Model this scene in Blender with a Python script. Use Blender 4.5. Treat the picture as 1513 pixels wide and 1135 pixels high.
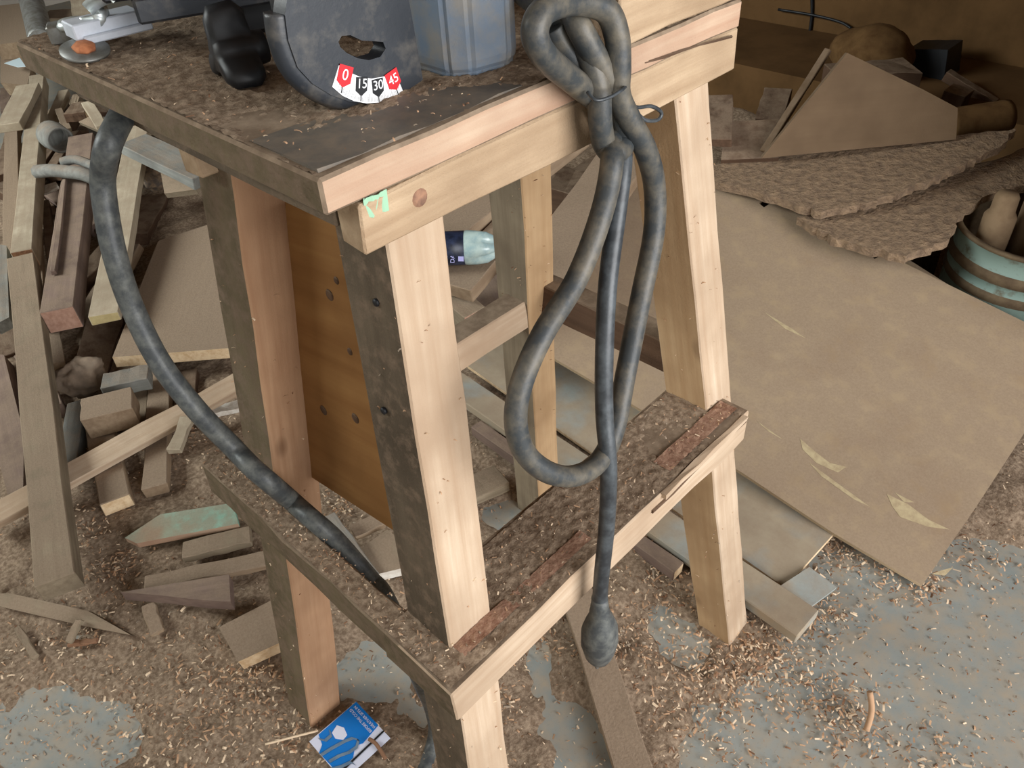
import bpy, bmesh, math, random
import numpy as np
from math import sin, cos, pi, radians
from mathutils import Vector, Matrix
for o in list(bpy.data.objects): bpy.data.objects.remove(o)
scene = bpy.context.scene
COL = scene.collection

# ------------------------------------------------------------------ camera
CAM = Vector((-.216, -.363, 1.085)); YAW, PITCH, ROLL, FPX = .801, .686, -.064, 1190.45
_f = Vector((cos(PITCH)*cos(YAW), cos(PITCH)*sin(YAW), -sin(PITCH)))
_r0 = Vector((sin(YAW), -cos(YAW), 0)); _u0 = _r0.cross(_f)
_r = _r0*cos(ROLL) + _u0*sin(ROLL); _u = -_r0*sin(ROLL) + _u0*cos(ROLL)
cd = bpy.data.cameras.new('camera'); co = bpy.data.objects.new('camera', cd); COL.objects.link(co)
cd.sensor_width = 36; cd.lens = FPX*36/1513; cd.clip_start = .02; cd.clip_end = 50
m = Matrix(((_r.x, _u.x, -_f.x), (_r.y, _u.y, -_f.y), (_r.z, _u.z, -_f.z))).to_4x4(); m.translation = CAM
co.matrix_world = m
scene.camera = co
# ------------------------------------------------------------------ world, daylight and an added fill light
w = bpy.data.worlds.new('world'); scene.world = w; w.use_nodes = True
w.node_tree.nodes['Background'].inputs[0].default_value = (.75, .85, 1, 1)
w.node_tree.nodes['Background'].inputs[1].default_value = .6
ld = bpy.data.lights.new('daylight_opening', 'AREA'); ld.shape = 'RECTANGLE'; ld.size = 2.3; ld.size_y = 1.9
ld.energy = 90; ld.color = (1, .985, .97)
lo = bpy.data.objects.new('daylight_opening', ld); COL.objects.link(lo)
l2 = bpy.data.lights.new('heap_fill_light', 'AREA'); l2.shape = 'RECTANGLE'; l2.size = 1.8; l2.size_y = 1.2; l2.energy = 44; l2.spread = radians(100); l2.color = (.95, 1, .98)  # fill light added to brighten the left heap; the wall has no window
l2o = bpy.data.objects.new('heap_fill_light', l2); COL.objects.link(l2o); l2o.location = (-1.6, 2.3, 1.75); l2o.rotation_euler = (radians(62), 0, radians(-108))
lo.location = (.35, -2.5, 1.35); lo.rotation_euler = (radians(83), 0, radians(3))
scene.view_settings.view_transform = 'Standard'
scene.view_settings.look = 'None'
scene.view_settings.exposure = .42
scene.view_settings.gamma = 1
scene.view_settings.use_curve_mapping = False

# ------------------------------------------------------------------ helpers
def ray(x, y): return _f + _r*((x-756.5)/FPX) - _u*((y-567.5)/FPX)
def U(x, y, z=0.):                       # where a sight line meets the level z
    d = ray(x, y); return CAM + d*((z-CAM.z)/d.z)
def UX(x, y, k): d = ray(x, y); return CAM + d*((k-CAM.x)/d.x)
def UY(x, y, k): d = ray(x, y); return CAM + d*((k-CAM.y)/d.y)
def mpp(P): return (P-CAM).dot(_f)/FPX   # metres per photo pixel at a place
def lin(c): c /= 255; return c/12.92 if c <= .04045 else ((c+.055)/1.055)**2.4
def rgb(r, g, b): return (lin(r), lin(g), lin(b), 1)
R = random.Random(7)

class NT:
    def __init__(s, name):
        s.m = bpy.data.materials.new(name); s.m.use_nodes = True; s.t = s.m.node_tree; s.n = s.t.nodes
        s.b = s.n['Principled BSDF']
    def add(s, t, **k):
        n = s.n.new(t)
        for a, v in k.items():
            if a.startswith('i_'):
                key = a[2:]; key = int(key) if key.isdigit() else key.replace('_', ' ')
                n.inputs[key].default_value = v
            else: setattr(n, a, v)
        return n
    def l(s, a, b): s.t.links.new(a, b)
    def mix(s, fac, a, b):
        n = s.n.new('ShaderNodeMix'); n.data_type = 'RGBA'
        for v, i in ((fac, 0), (a, 6), (b, 7)):
            if isinstance(v, (tuple, float, int)): n.inputs[i].default_value = v
            else: s.l(v, n.inputs[i])
        return n.outputs[2]
    def noise(s, vec, scale, detail=4, rough=.55):
        n = s.add('ShaderNodeTexNoise'); n.inputs['Scale'].default_value = scale
        n.inputs['Detail'].default_value = detail; n.inputs['Roughness'].default_value = rough
        s.l(vec, n.inputs['Vector']); return n.outputs[0]
    def ramp(s, f, p0, p1, c0=(0, 0, 0, 1), c1=(1, 1, 1, 1)):
        n = s.add('ShaderNodeValToRGB'); e = n.color_ramp.elements
        e[0].position = p0; e[1].position = p1; e[0].color = c0; e[1].color = c1
        s.l(f, n.inputs[0]); return n.outputs[0]
    def bump(s, h, strength, dist=.002):
        n = s.add('ShaderNodeBump'); n.inputs['Strength'].default_value = strength; n.inputs['Distance'].default_value = dist
        s.l(h, n.inputs['Height']); s.l(n.outputs[0], s.b.inputs['Normal'])

DUST_A, DUST_B = rgb(164, 145, 124), rgb(120, 102, 85)
def wood(name, ca, cb, dust=.5, grain=1., knots=0., stain=None, bump=.5, side=0.):
    """sawn timber, grain along local X; sawdust settles on faces that look up"""
    k = NT(name)
    tc = k.add('ShaderNodeTexCoord'); oi = k.add('ShaderNodeObjectInfo')
    off = k.add('ShaderNodeVectorMath', operation='ADD'); k.l(tc.outputs['Object'], off.inputs[0])
    sc = k.add('ShaderNodeVectorMath', operation='SCALE'); sc.inputs['Scale'].default_value = 7.
    cmb = k.add('ShaderNodeCombineXYZ')
    for i in range(3): k.l(oi.outputs['Random'], cmb.inputs[i])
    k.l(cmb.outputs[0], sc.inputs[0]); k.l(sc.outputs[0], off.inputs[1])
    mp = k.add('ShaderNodeMapping'); mp.inputs['Scale'].default_value = (5*grain, 110*grain, 110*grain); k.l(off.outputs[0], mp.inputs[0])
    g = k.noise(mp.outputs[0], 1., 5, .6)
    big = k.noise(off.outputs[0], 9, 3)
    fine = k.noise(off.outputs[0], 260, 4, .7)
    col = k.mix(k.ramp(g, .3, .72), ca, cb)
    col = k.mix(k.ramp(big, .35, .75), col, tuple(c*.78 for c in cb[:3])+(1,)) if stain is None else k.mix(k.ramp(big, .5, .68), col, stain)
    if knots:
        v = k.add('ShaderNodeTexVoronoi'); v.inputs['Scale'].default_value = 9
        mk = k.add('ShaderNodeMapping'); mk.inputs['Scale'].default_value = (.8, 1.6, 1.6); k.l(off.outputs[0], mk.inputs[0]); k.l(mk.outputs[0], v.inputs['Vector'])
        kn = k.ramp(v.outputs['Distance'], .06, .13, (knots, knots, knots, 1), (0, 0, 0, 1))
        col = k.mix(kn, col, rgb(82, 50, 28))
    geo = k.add('ShaderNodeNewGeometry'); sx = k.add('ShaderNodeSeparateXYZ'); k.l(geo.outputs['Normal'], sx.inputs[0])
    up = k.ramp(sx.outputs[2], .25, .8)
    mm = k.add('ShaderNodeMath', operation='MULTIPLY'); k.l(up, mm.inputs[0])
    dn = k.ramp(k.noise(off.outputs[0], 28, 5, .65), .5-.45*dust, .78-.45*dust); k.l(dn, mm.inputs[1])
    m2 = k.add('ShaderNodeMath', operation='MULTIPLY'); m2.inputs[1].default_value = min(1, dust*1.25); k.l(mm.outputs[0], m2.inputs[0])
    dc = k.mix(fine, DUST_B, DUST_A)
    col = k.mix(m2.outputs[0], col, dc)
    if side:
        sd = k.ramp(k.noise(off.outputs[0], 60, 4, .7), .62-side*.4, .8-side*.3)
        col = k.mix(sd, col, DUST_B)
    k.l(col, k.b.inputs['Base Color']); k.b.inputs['Roughness'].default_value = .85
    k.b.inputs['Specular IOR Level'].default_value = .2
    ad = k.add('ShaderNodeMath', operation='ADD'); k.l(g, ad.inputs[0]); k.l(fine, ad.inputs[1])
    k.bump(ad.outputs[0], bump, .0015)
    return k.m
def plain(name, c, rough=.6, metal=0., c2=None, scale=60, bump=0., spec=.4, lo=.4, hi=.65):
    k = NT(name); tc = k.add('ShaderNodeTexCoord')
    n = k.noise(tc.outputs['Object'], scale, 5, .65)
    if c2: k.l(k.mix(k.ramp(n, lo, hi), c, c2), k.b.inputs['Base Color'])
    else: k.b.inputs['Base Color'].default_value = c
    k.b.inputs['Roughness'].default_value = rough; k.b.inputs['Metallic'].default_value = metal
    k.b.inputs['Specular IOR Level'].default_value = spec
    if bump: k.bump(n, bump, .002)
    return k.m

M = {}
M['clean'] = wood('clean_sawn_pine', rgb(204, 184, 160), rgb(178, 152, 126), .15, 1, 0, bump=.35)
M['orange'] = wood('orange_pine', rgb(188, 152, 120), rgb(166, 128, 98), .2, 1.2, .5, bump=.3)
M['yellow'] = wood('yellow_pine', rgb(204, 174, 136), rgb(182, 148, 110), .2, 1, .3, bump=.3)
M['apron'] = wood('scarred_apron_pine', rgb(202, 178, 148), rgb(164, 138, 110), .2, .8, .55, bump=.8)
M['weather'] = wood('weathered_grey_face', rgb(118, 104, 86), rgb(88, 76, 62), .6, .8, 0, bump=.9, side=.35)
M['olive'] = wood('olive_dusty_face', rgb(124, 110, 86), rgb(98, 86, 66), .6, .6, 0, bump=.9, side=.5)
M['rededge'] = wood('red_streaked_edge', rgb(196, 172, 148), rgb(174, 138, 114), .1, .9, 0, bump=.6)
M['ply'] = wood('knotty_panel', rgb(150, 110, 66), rgb(130, 90, 50), .1, .5, .9, bump=.2)
M['dustwood'] = wood('dust_coated_timber', rgb(176, 156, 130), rgb(138, 116, 94), .85, .8, 0, bump=.6)
M['grey'] = wood('grey_brown_timber', rgb(160, 147, 124), rgb(122, 108, 90), .6, .8, 0, bump=.6)
M['pale'] = wood('pale_timber', rgb(190, 178, 156), rgb(166, 152, 130), .4, .8, 0, bump=.4)
M['purple'] = wood('purple_brown_hardwood', rgb(142, 122, 110), rgb(110, 92, 84), .45, .8, 0, bump=.5)
M['dark'] = wood('dark_brown_timber', rgb(112, 88, 70), rgb(82, 62, 48), .5, .8, 0, bump=.6)
M['bluegrey'] = wood('blue_grey_weathered', rgb(150, 152, 146), rgb(112, 112, 108), .4, .8, 0, bump=.6)
M['teal'] = wood('teal_painted_board', rgb(146, 190, 172), rgb(122, 168, 150), .55, .3, 0, rgb(150, 128, 104), bump=.3)
M['endred'] = plain('fresh_end_grain', rgb(190, 152, 132), .9, 0, rgb(168, 128, 108), 90, .4)
M['endorange'] = plain('orange_end_grain', rgb(188, 142, 108), .9, 0, rgb(120, 84, 62), 70, .4)
M['endpale'] = plain('pale_end_grain', rgb(228, 204, 168), .9, 0, rgb(204, 172, 132), 80, .3)
M['endyellow'] = plain('yellow_end', rgb(206, 190, 140), .9, 0, rgb(190, 172, 124), 60, .3)
M['whitepaint'] = plain('chalky_white_edge', rgb(226, 222, 212), .9, 0, rgb(196, 186, 172), 60, .3)
M['sheet'] = wood('tan_hardboard', rgb(166, 146, 118), rgb(156, 136, 108), .6, .15, 0, rgb(146, 124, 98), bump=.15)
M['greysheet'] = wood('grey_tan_sheet', rgb(172, 158, 136), rgb(156, 142, 122), .35, .15, 0, rgb(150, 156, 152), bump=.2)
M['bark'] = plain('grey_bark', rgb(110, 100, 92), .95, 0, rgb(164, 140, 112), 55, 1.)
M['slabdust'] = wood('dust_covered_slab', rgb(150, 132, 112), rgb(122, 108, 94), .95, .25, 0, bump=.8)
M['slabdust'] = plain('caked_slab_dust', rgb(118, 100, 84), .97, 0, rgb(160, 136, 110), 60, 1., .1, .35, .7)
M['slabdust'].node_tree.nodes['Bump'].inputs['Distance'].default_value = .012
M['dust'] = plain('sawdust', DUST_B, .97, 0, DUST_A, 140, 1., .1)
M['dustred'] = plain('reddish_sawdust', rgb(142, 108, 90), .97, 0, rgb(170, 138, 116), 160, 1., .1)
M['dustfine'] = plain('fine_grey_sawdust', rgb(124, 107, 90), .97, 0, rgb(154, 136, 116), 40, .6, .1)
M['chipA'] = plain('pale_shaving', rgb(224, 200, 170), .9)
M['chipB'] = plain('tan_shaving', rgb(184, 148, 116), .9)
M['chipC'] = plain('brown_shaving', rgb(132, 98, 74), .9)
M['chipD'] = plain('grey_shaving', rgb(156, 140, 122), .9)
M['rubber'] = plain('dusty_black_rubber', rgb(56, 60, 62), .45, 0, rgb(128, 118, 100), 55, .3, .4, .4, .92)
M['rubberblue'] = plain('scuffed_blue_black_rubber', rgb(64, 68, 70), .45, 0, rgb(126, 128, 122), 80, .3, .4, .4, .9)
M['rubberclean'] = plain('black_rubber', rgb(46, 50, 54), .4, 0, rgb(78, 84, 88), 60, .2, .5)
M['black'] = plain('black_enamel', rgb(40, 44, 50), .42, 0, rgb(92, 88, 82), 50, .15, .5, .5, .8)
M['blackplastic'] = plain('black_plastic', rgb(22, 24, 28), .5, 0, rgb(60, 54, 50), 40, 0, .5, .55, .8)
M['castgrey'] = plain('grey_blue_casting', rgb(104, 118, 134), .5, 0, rgb(128, 126, 122), 40, .4, .5)
M['zinc'] = plain('zinc_plate', rgb(206, 214, 214), .35, .7, rgb(180, 186, 180), 30)
M['alu'] = plain('pale_aluminium', rgb(222, 228, 238), .45, .15, rgb(202, 208, 218), 30)
M['steel'] = plain('dull_steel', rgb(150, 152, 150), .5, .6, rgb(118, 116, 108), 40)
M['rust'] = plain('rust', rgb(196, 128, 88), .9, 0, rgb(150, 90, 60), 90, .4)
M['stain'] = plain('dark_tabletop_stain', rgb(104, 98, 90), .7, 0, rgb(124, 112, 98), 50, .3, .3)
M['knotwood'] = plain('knot_wood', rgb(160, 122, 98), .85, 0, rgb(120, 92, 78), 120, .3, .2)
M['cornerbrown'] = wood('brown_board', rgb(120, 100, 78), rgb(106, 86, 66), .4, .2, 0, bump=.3)
M['scuff'] = plain('pale_scuff', rgb(180, 164, 130), .9, 0, rgb(160, 142, 112), 90)
M['white'] = plain('white_print', rgb(236, 238, 240), .5)
M['red'] = plain('red_print', rgb(206, 34, 44), .5)
M['ink'] = plain('black_print', rgb(24, 26, 30), .5)
M['blue'] = plain('blue_print', rgb(10, 116, 200), .4)
M['greyprint'] = plain('grey_pipe_print', rgb(120, 140, 156), .4, 0, rgb(84, 112, 140), 40)
M['cardwhite'] = plain('card_white', rgb(214, 218, 236), .5)
M['drum'] = plain('teal_drum_paint', rgb(128, 150, 142), .6, 0, rgb(96, 88, 70), 26, .3, .4, .52, .68)
M['drumrust'] = plain('brown_drum_band', rgb(104, 88, 66), .8, 0, rgb(82, 66, 48), 30, .4)
M['turned'] = plain('dusty_turned_wood', rgb(136, 114, 88), .9, 0, rgb(122, 100, 76), 30, .2)
M['plastic'] = plain('cloudy_bottle_plastic', rgb(176, 196, 192), .2, 0, rgb(146, 172, 176), 60, 0, .6)
M['labelnavy'] = plain('navy_bottle_label', rgb(26, 32, 48), .4, 0, rgb(44, 54, 80), 80)
M['lilac'] = plain('lilac_print', rgb(170, 170, 220), .5)
M['green'] = plain('green_paint_mark', rgb(150, 190, 160), .9)
M['cloth'] = plain('dusty_grey_cloth', rgb(124, 110, 96), .95, 0, rgb(150, 132, 114), 30, .6, .1)
M['wall'] = plain('ochre_brown_plaster', rgb(104, 78, 50), .95, 0, rgb(86, 64, 40), 5, .3, .1)
M['wallpale'] = plain('pale_plaster', rgb(214, 210, 200), .95, 0, rgb(200, 194, 182), 4, .3, .1)
M['paper'] = plain('pale_blue_paper', rgb(206, 224, 230), .8)
M['sack'] = plain('brown_sacking', rgb(110, 84, 54), .95, 0, rgb(88, 64, 40), 18, .5, .1)
k = NT('dusty_concrete'); tc = k.add('ShaderNodeTexCoord')
n1 = k.noise(tc.outputs['Object'], 3.5, 6, .6); n2 = k.noise(tc.outputs['Object'], 30, 6, .65); n3 = k.noise(tc.outputs['Object'], 240, 3, .6)
c = k.mix(k.ramp(n1, .35, .7), rgb(136, 142, 139), rgb(152, 155, 150)); c = k.mix(k.ramp(n2, .38, .68), c, rgb(164, 152, 134))
c = k.mix(k.ramp(n3, .6, .8), c, rgb(124, 128, 126)); k.l(c, k.b.inputs['Base Color']); k.b.inputs['Roughness'].default_value = .62; k.bump(n2, .25, .002)
M['floor'] = k.m

def link(name, me, mats, mw=None, parent=None, smooth=False):
    if not isinstance(mats, (list, tuple)): mats = [mats]
    for x in mats: me.materials.append(M[x])
    o = bpy.data.objects.new(name, me); COL.objects.link(o)
    if mw is None: mw = Matrix.Identity(4)
    if parent is not None:
        o.parent = parent
        pm = parent.get('_mw'); o.matrix_basis = PW[parent.name].inverted() @ mw
    else: o.matrix_basis = mw
    PW[o.name] = mw.copy()
    if smooth:
        for p in me.polygons: p.use_smooth = True
    return o
PW = {}
def tag(o, label, cat, group=None):
    o['label'] = label; o['category'] = cat
    if group: o['group'] = group
    return o
def thing(name, loc, label, cat, group=None):
    o = bpy.data.objects.new(name, None); COL.objects.link(o); o.location = loc; o.empty_display_size = .05
    PW[o.name] = Matrix.Translation(loc); return tag(o, label, cat, group)
def frame(O, X, up):
    X = X.normalized(); Y = up.cross(X).normalized(); Zv = X.cross(Y)
    mt = Matrix((X, Y, Zv)).transposed().to_4x4(); mt.translation = O; return mt
def boxmesh(L, W, T, seg=5, jit=.0012, bev=.0015, taper=1., rnd=None):
    rnd = rnd or R; bm = bmesh.new(); rings = []
    for i in range(seg+1):
        s = 1+(taper-1)*i/seg; j = lambda: rnd.uniform(-jit, jit)
        x = L*i/seg
        rings.append([bm.verts.new((x+j(), -W/2*s+j(), -T+j())), bm.verts.new((x+j(), W/2*s+j(), -T+j())), bm.verts.new((x+j(), W/2*s+j(), j())), bm.verts.new((x+j(), -W/2*s+j(), j()))])
    for a, b in zip(rings, rings[1:]):
        for q in range(4): bm.faces.new((a[q], a[(q+1) % 4], b[(q+1) % 4], b[q]))
    bm.faces.new(rings[0][::-1]); bm.faces.new(rings[-1])
    bmesh.ops.recalc_face_normals(bm, faces=bm.faces)
    if bev:
        ed = [e for e in bm.edges if len(e.link_faces) == 2 and e.calc_face_angle(0) > .8]
        bmesh.ops.bevel(bm, geom=ed, offset=min(bev, T*.3, W*.3), segments=1, affect='EDGES')
    me = bpy.data.meshes.new('plank'); bm.to_mesh(me); bm.free(); return me
def facemats(o, rules):
    """rules: (world direction, slot) - faces looking that way take the slot"""
    mw = PW[o.name].to_3x3()
    for p in o.data.polygons:
        n = (mw @ p.normal).normalized()
        for d, s in rules:
            if n.dot(Vector(d).normalized()) > .8: p.material_index = s
def beam(name, P0, P1, W, T, mats, parent=None, roll=0., up=None, taper=1., seg=5, jit=.0012, bev=.0015):
    ax = P1-P0; up = up or Vector((0, 0, 1))
    mt = frame(P0, ax, up) @ Matrix.Rotation(radians(roll), 4, 'X')
    return link(name, boxmesh(ax.length, W, T, seg, jit, bev, taper), mats, mt, parent)
def slab(name, pts, T, mats, parent=None, jag=0., sub=1, grain=None):
    """board with the outline pts (its upper face, 3D), T thick"""
    n = Vector((0, 0, 0))
    for i in range(len(pts)):
        a, b = pts[i], pts[(i+1) % len(pts)]; n += a.cross(b)
    n.normalize()
    if n.z < 0: pts = pts[::-1]; n = -n
    ed = max(((pts[(i+1) % len(pts)]-pts[i]) for i in range(len(pts))), key=lambda e: e.length) if grain is None else grain
    mt = frame(pts[0], ed, n); inv = mt.inverted(); q = []
    for i in range(len(pts)):
        a, b = inv @ pts[i], inv @ pts[(i+1) % len(pts)]
        for s in range(sub):
            p = a.lerp(b, s/sub)
            if s: p += Vector((R.uniform(-jag, jag), R.uniform(-jag, jag), 0))
            q.append(p)
    bm = bmesh.new(); top = [bm.verts.new((p.x, p.y, p.z*.0)) for p in q]; bot = [bm.verts.new((p.x, p.y, -T)) for p in q]
    ft = bm.faces.new(top); bm.faces.new(bot[::-1]); k = len(q)
    for i in range(k): bm.faces.new((top[i], bot[i], bot[(i+1) % k], top[(i+1) % k]))
    bmesh.ops.recalc_face_normals(bm, faces=bm.faces); bmesh.ops.triangulate(bm, faces=[f for f in bm.faces if len(f.verts) > 4])
    me = bpy.data.meshes.new('board'); bm.to_mesh(me); bm.free()
    return link(name, me, mats, mt, parent)
def smoothpath(pts, n=8):
    P = [Vector(p) for p in pts]; out = []
    for i in range(len(P)-1):
        a, b, c, d = P[max(i-1, 0)], P[i], P[i+1], P[min(i+2, len(P)-1)]
        for s in range(n):
            t = s/n; out.append(.5*((2*b)+(c-a)*t+(2*a-5*b+4*c-d)*t*t+(3*b-a-3*c+d)*t**3))
    return out+[P[-1]]
def tube(bm, path, r, sides=12, mi=0, cap=True):
    rings = []; prev = None
    for i, p in enumerate(path):
        t = (path[min(i+1, len(path)-1)]-path[max(i-1, 0)]).normalized()
        if prev is None: a = t.orthogonal().normalized()
        else: a = (prev-t*prev.dot(t)).normalized()
        prev = a; b = t.cross(a); rr = r[i] if isinstance(r, (list, tuple)) else r
        rings.append([bm.verts.new(p+(a*cos(2*pi*s/sides)+b*sin(2*pi*s/sides))*rr) for s in range(sides)])
    for x, y in zip(rings, rings[1:]):
        for s in range(sides):
            f = bm.faces.new((x[s], x[(s+1) % sides], y[(s+1) % sides], y[s])); f.smooth = True; f.material_index = mi
    if cap:
        for rg, rv in ((rings[0], True), (rings[-1], False)):
            f = bm.faces.new(rg[::-1] if rv else rg); f.material_index = mi
def tubeobj(name, pts, r, mats, parent=None, n=8, sides=12):
    bm = bmesh.new(); path = smoothpath(pts, n) if n > 1 else [Vector(p) for p in pts]
    if isinstance(r, (list, tuple)): r = [r[min(len(r)-1, int(i/(len(path)-1)*(len(r)-1)+.5))] for i in range(len(path))]
    tube(bm, path, r, sides); bmesh.ops.recalc_face_normals(bm, faces=bm.faces)
    me = bpy.data.meshes.new(name); bm.to_mesh(me); bm.free(); return link(name, me, mats, None, parent)
def lathe(name, prof, mats, mw, parent=None, sides=28, lobe=None, slots=None):
    """prof: (radius, height) turned about local Z"""
    bm = bmesh.new(); rings = []
    for i, (r, h) in enumerate(prof):
        ring = []
        for s in range(sides):
            a = 2*pi*s/sides; q = r*(lobe(a, h) if lobe else 1)
            ring.append(bm.verts.new((q*cos(a), q*sin(a), h)))
        rings.append(ring)
    for i, (x, y) in enumerate(zip(rings, rings[1:])):
        for s in range(sides):
            f = bm.faces.new((x[s], x[(s+1) % sides], y[(s+1) % sides], y[s])); f.smooth = True
            if slots: f.material_index = slots[i]
    for rg in (rings[0][::-1], rings[-1]):
        f = bm.faces.new(rg)
    bmesh.ops.recalc_face_normals(bm, faces=bm.faces)
    me = bpy.data.meshes.new(name); bm.to_mesh(me); bm.free(); return link(name, me, mats, mw, parent)
def textmesh(s, size):
    c = bpy.data.curves.new('t', 'FONT'); c.body = s; c.size = size; c.align_x = 'CENTER'; c.align_y = 'CENTER'; c.extrude = .0001
    o = bpy.data.objects.new('t', c); COL.objects.link(o); bpy.context.view_layer.update()
    me = bpy.data.meshes.new_from_object(o.evaluated_get(bpy.context.evaluated_depsgraph_get()))
    bpy.data.objects.remove(o); return me
def platemesh(outer, holes, ext):
    c = bpy.data.curves.new('p', 'CURVE'); c.dimensions = '2D'; c.fill_mode = 'BOTH'; c.extrude = ext
    for loop in [outer]+holes:
        s = c.splines.new('POLY'); s.points.add(len(loop)-1); s.use_cyclic_u = True
        for i, p in enumerate(loop): s.points[i].co = (p[0], p[1], 0, 1)
    o = bpy.data.objects.new('p', c); COL.objects.link(o); bpy.context.view_layer.update()
    me = bpy.data.meshes.new_from_object(o.evaluated_get(bpy.context.evaluated_depsgraph_get()))
    bpy.data.objects.remove(o); return me
def vnoise(x, y, seed):
    rs = np.random.RandomState(seed); g = rs.rand(256, 256)
    xi = np.floor(x).astype(int); yi = np.floor(y).astype(int); fx = x-xi; fy = y-yi
    fx = fx*fx*(3-2*fx); fy = fy*fy*(3-2*fy)
    G = lambda a, b: g[a % 256, b % 256]
    return (G(xi, yi)*(1-fx)+G(xi+1, yi)*fx)*(1-fy)+(G(xi, yi+1)*(1-fx)+G(xi+1, yi+1)*fx)*fy
def fbm(x, y, sc, seed, octs=4):
    s = 0*x; a = .5
    for o in range(octs): s = s+a*vnoise(x*sc, y*sc, seed+o); sc *= 2.1; a *= .5
    return s
def gridmesh(name, X, Y, Zv):
    ny, nx = X.shape; v = np.stack([X, Y, Zv], -1).reshape(-1, 3)
    i = np.arange(ny*nx).reshape(ny, nx); f = np.stack([i[:-1, :-1], i[:-1, 1:], i[1:, 1:], i[1:, :-1]], -1).reshape(-1, 4)
    me = bpy.data.meshes.new(name); me.from_pydata(v.tolist(), [], f.tolist()); me.polygons.foreach_set('use_smooth', [True]*len(me.polygons)); return me

# ------------------------------------------------------------------ setting
def struct(name, lo, hi, mat):
    bm = bmesh.new(); bmesh.ops.create_cube(bm, size=1)
    for v in bm.verts: v.co = Vector([lo[i] if v.co[i] < 0 else hi[i] for i in range(3)])
    me = bpy.data.meshes.new(name); bm.to_mesh(me); bm.free(); o = link(name, me, mat); o['kind'] = 'structure'; return o
struct('floor', (-1.7, -2.7, -.1), (2.9, 5, 0), 'floor')
struct('wall_back', (2.75, -2.7, 0), (2.9, 5, 2.6), 'wall')
struct('wall_far', (-1.7, 4.85, 0), (2.75, 5, 2.6), 'wallpale')
struct('wall_left', (-1.85, -2.7, 0), (-1.7, 5, 2.6), 'wallpale')
struct('light_block_wall', (1.3, -.51, 0), (2.75, -.36, 2.6), 'wall')  # added out of view to block the opening's light from the far corner
struct('ceiling', (-1.85, -2.7, 2.6), (2.9, 5, 2.7), 'wall')
# sawdust lying over the concrete: a real layer, sunk below the floor where the concrete is bare
xs = np.arange(-.75, 2.3, .0085); ys = np.arange(-.75, 2.6, .0085); GX, GY = np.meshgrid(xs, ys)
bias = np.full(GX.shape, .0145)
for px, py, rad, amp in [(1400, 960, .17, .045), (1500, 1080, .14, .05), (1280, 1100, .08, .03), (1470, 850, .07, .03), (1320, 1010, .1, .03), (60, 1090, .06, .03), (150, 1085, .05, .025),
                    (560, 1000, .05, .016), (625, 1060, .04, .02), (485, 1010, .03, .014), (980, 925, .05, .03), (1010, 960, .03, .02), (850, 1060, .035, .018), (1150, 1060, .06, .026), (800, 1000, .04, .013),
                    (740, 765, .03, .025), (1060, 1120, .06, .02), (880, 1110, .05, .02), (450, 1000, .03, .012), (130, 930, .03, .02)]:
    P = U(px, py); bias -= amp*np.exp(-((GX-P.x)**2+(GY-P.y)**2)/(2*(rad*.8)**2))
for px, py, rad, amp in [(150, 720, .14, .012), (230, 830, .12, .008), (60, 780, .12, .01), (120, 560, .3, .012), (250, 700, .12, .008), (950, 830, .08, .012), (100, 400, .4, .012)]:
    P = U(px, py); bias += amp*np.exp(-((GX-P.x)**2+(GY-P.y)**2)/(2*rad**2))
H = bias+(fbm(GX, GY, 7, 3, 4)-.47)*.042+(fbm(GX, GY, 38, 11, 3)-.45)*.017+(np.random.RandomState(1).rand(*GX.shape)-.5)*.0016
H = np.where(H > .004, .004+(H-.004)*.8, H); H = np.maximum(H, -.02)
dl = link('sawdust_layer', gridmesh('sawdust_layer', GX, GY, H), 'dust'); dl['kind'] = 'stuff'
tag(dl, 'brown sawdust and dirt lying in drifts over the concrete floor', 'sawdust')

# ------------------------------------------------------------------ the saw stand
HT, TH = .9, .023
st = thing('saw_stand', (.2, .09, 0), 'rough timber saw stand with four splayed legs and a dusty thick top', 'stand')
# top
o = link('tabletop', boxmesh(.43, .43, TH, 10, .0006, .002), ['dustfine', 'rededge', 'olive', 'black'], Matrix.Translation((0, .215, HT)), st)
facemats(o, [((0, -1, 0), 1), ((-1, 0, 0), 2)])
tx = np.arange(.002, .428, .0028); TX, TY = np.meshgrid(tx, tx)
def dustsheet(name, X, Y, Zb, amp, bare, seed, mat='dust', base=.001, parent=st):
    h = base+(fbm(X, Y, 22, seed, 3)-.45)*amp+(fbm(X, Y, 210, seed+5, 2)-.4)*amp*.8+(np.random.RandomState(seed).rand(*X.shape)-.5)*amp*.3
    for (bx, by, r, a) in bare: h -= a*np.exp(-((X-bx)**2+(Y-by)**2)/(2*r*r))
    o = link(name, gridmesh(name, X, Y, Zb+np.maximum(h, -.004)), mat, None, parent); o['kind'] = 'stuff'; return o
tb = [(.06, .015, .022, .009), (.1, .01, .02, .009), (.03, .02, .014, .008), (.14, .0, .02, .005), (.02, .07, .02, .004), (.03, .1, .015, .003)]
dustsheet('top_sawdust', TX, TY, HT, .0042, tb, 21, 'dust', .0018)
o = link('top_stain', boxmesh(.17, .07, .0012, 6, .001, 0), 'stain', Matrix.Translation((.006, .042, HT+.0008)), st)
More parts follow.
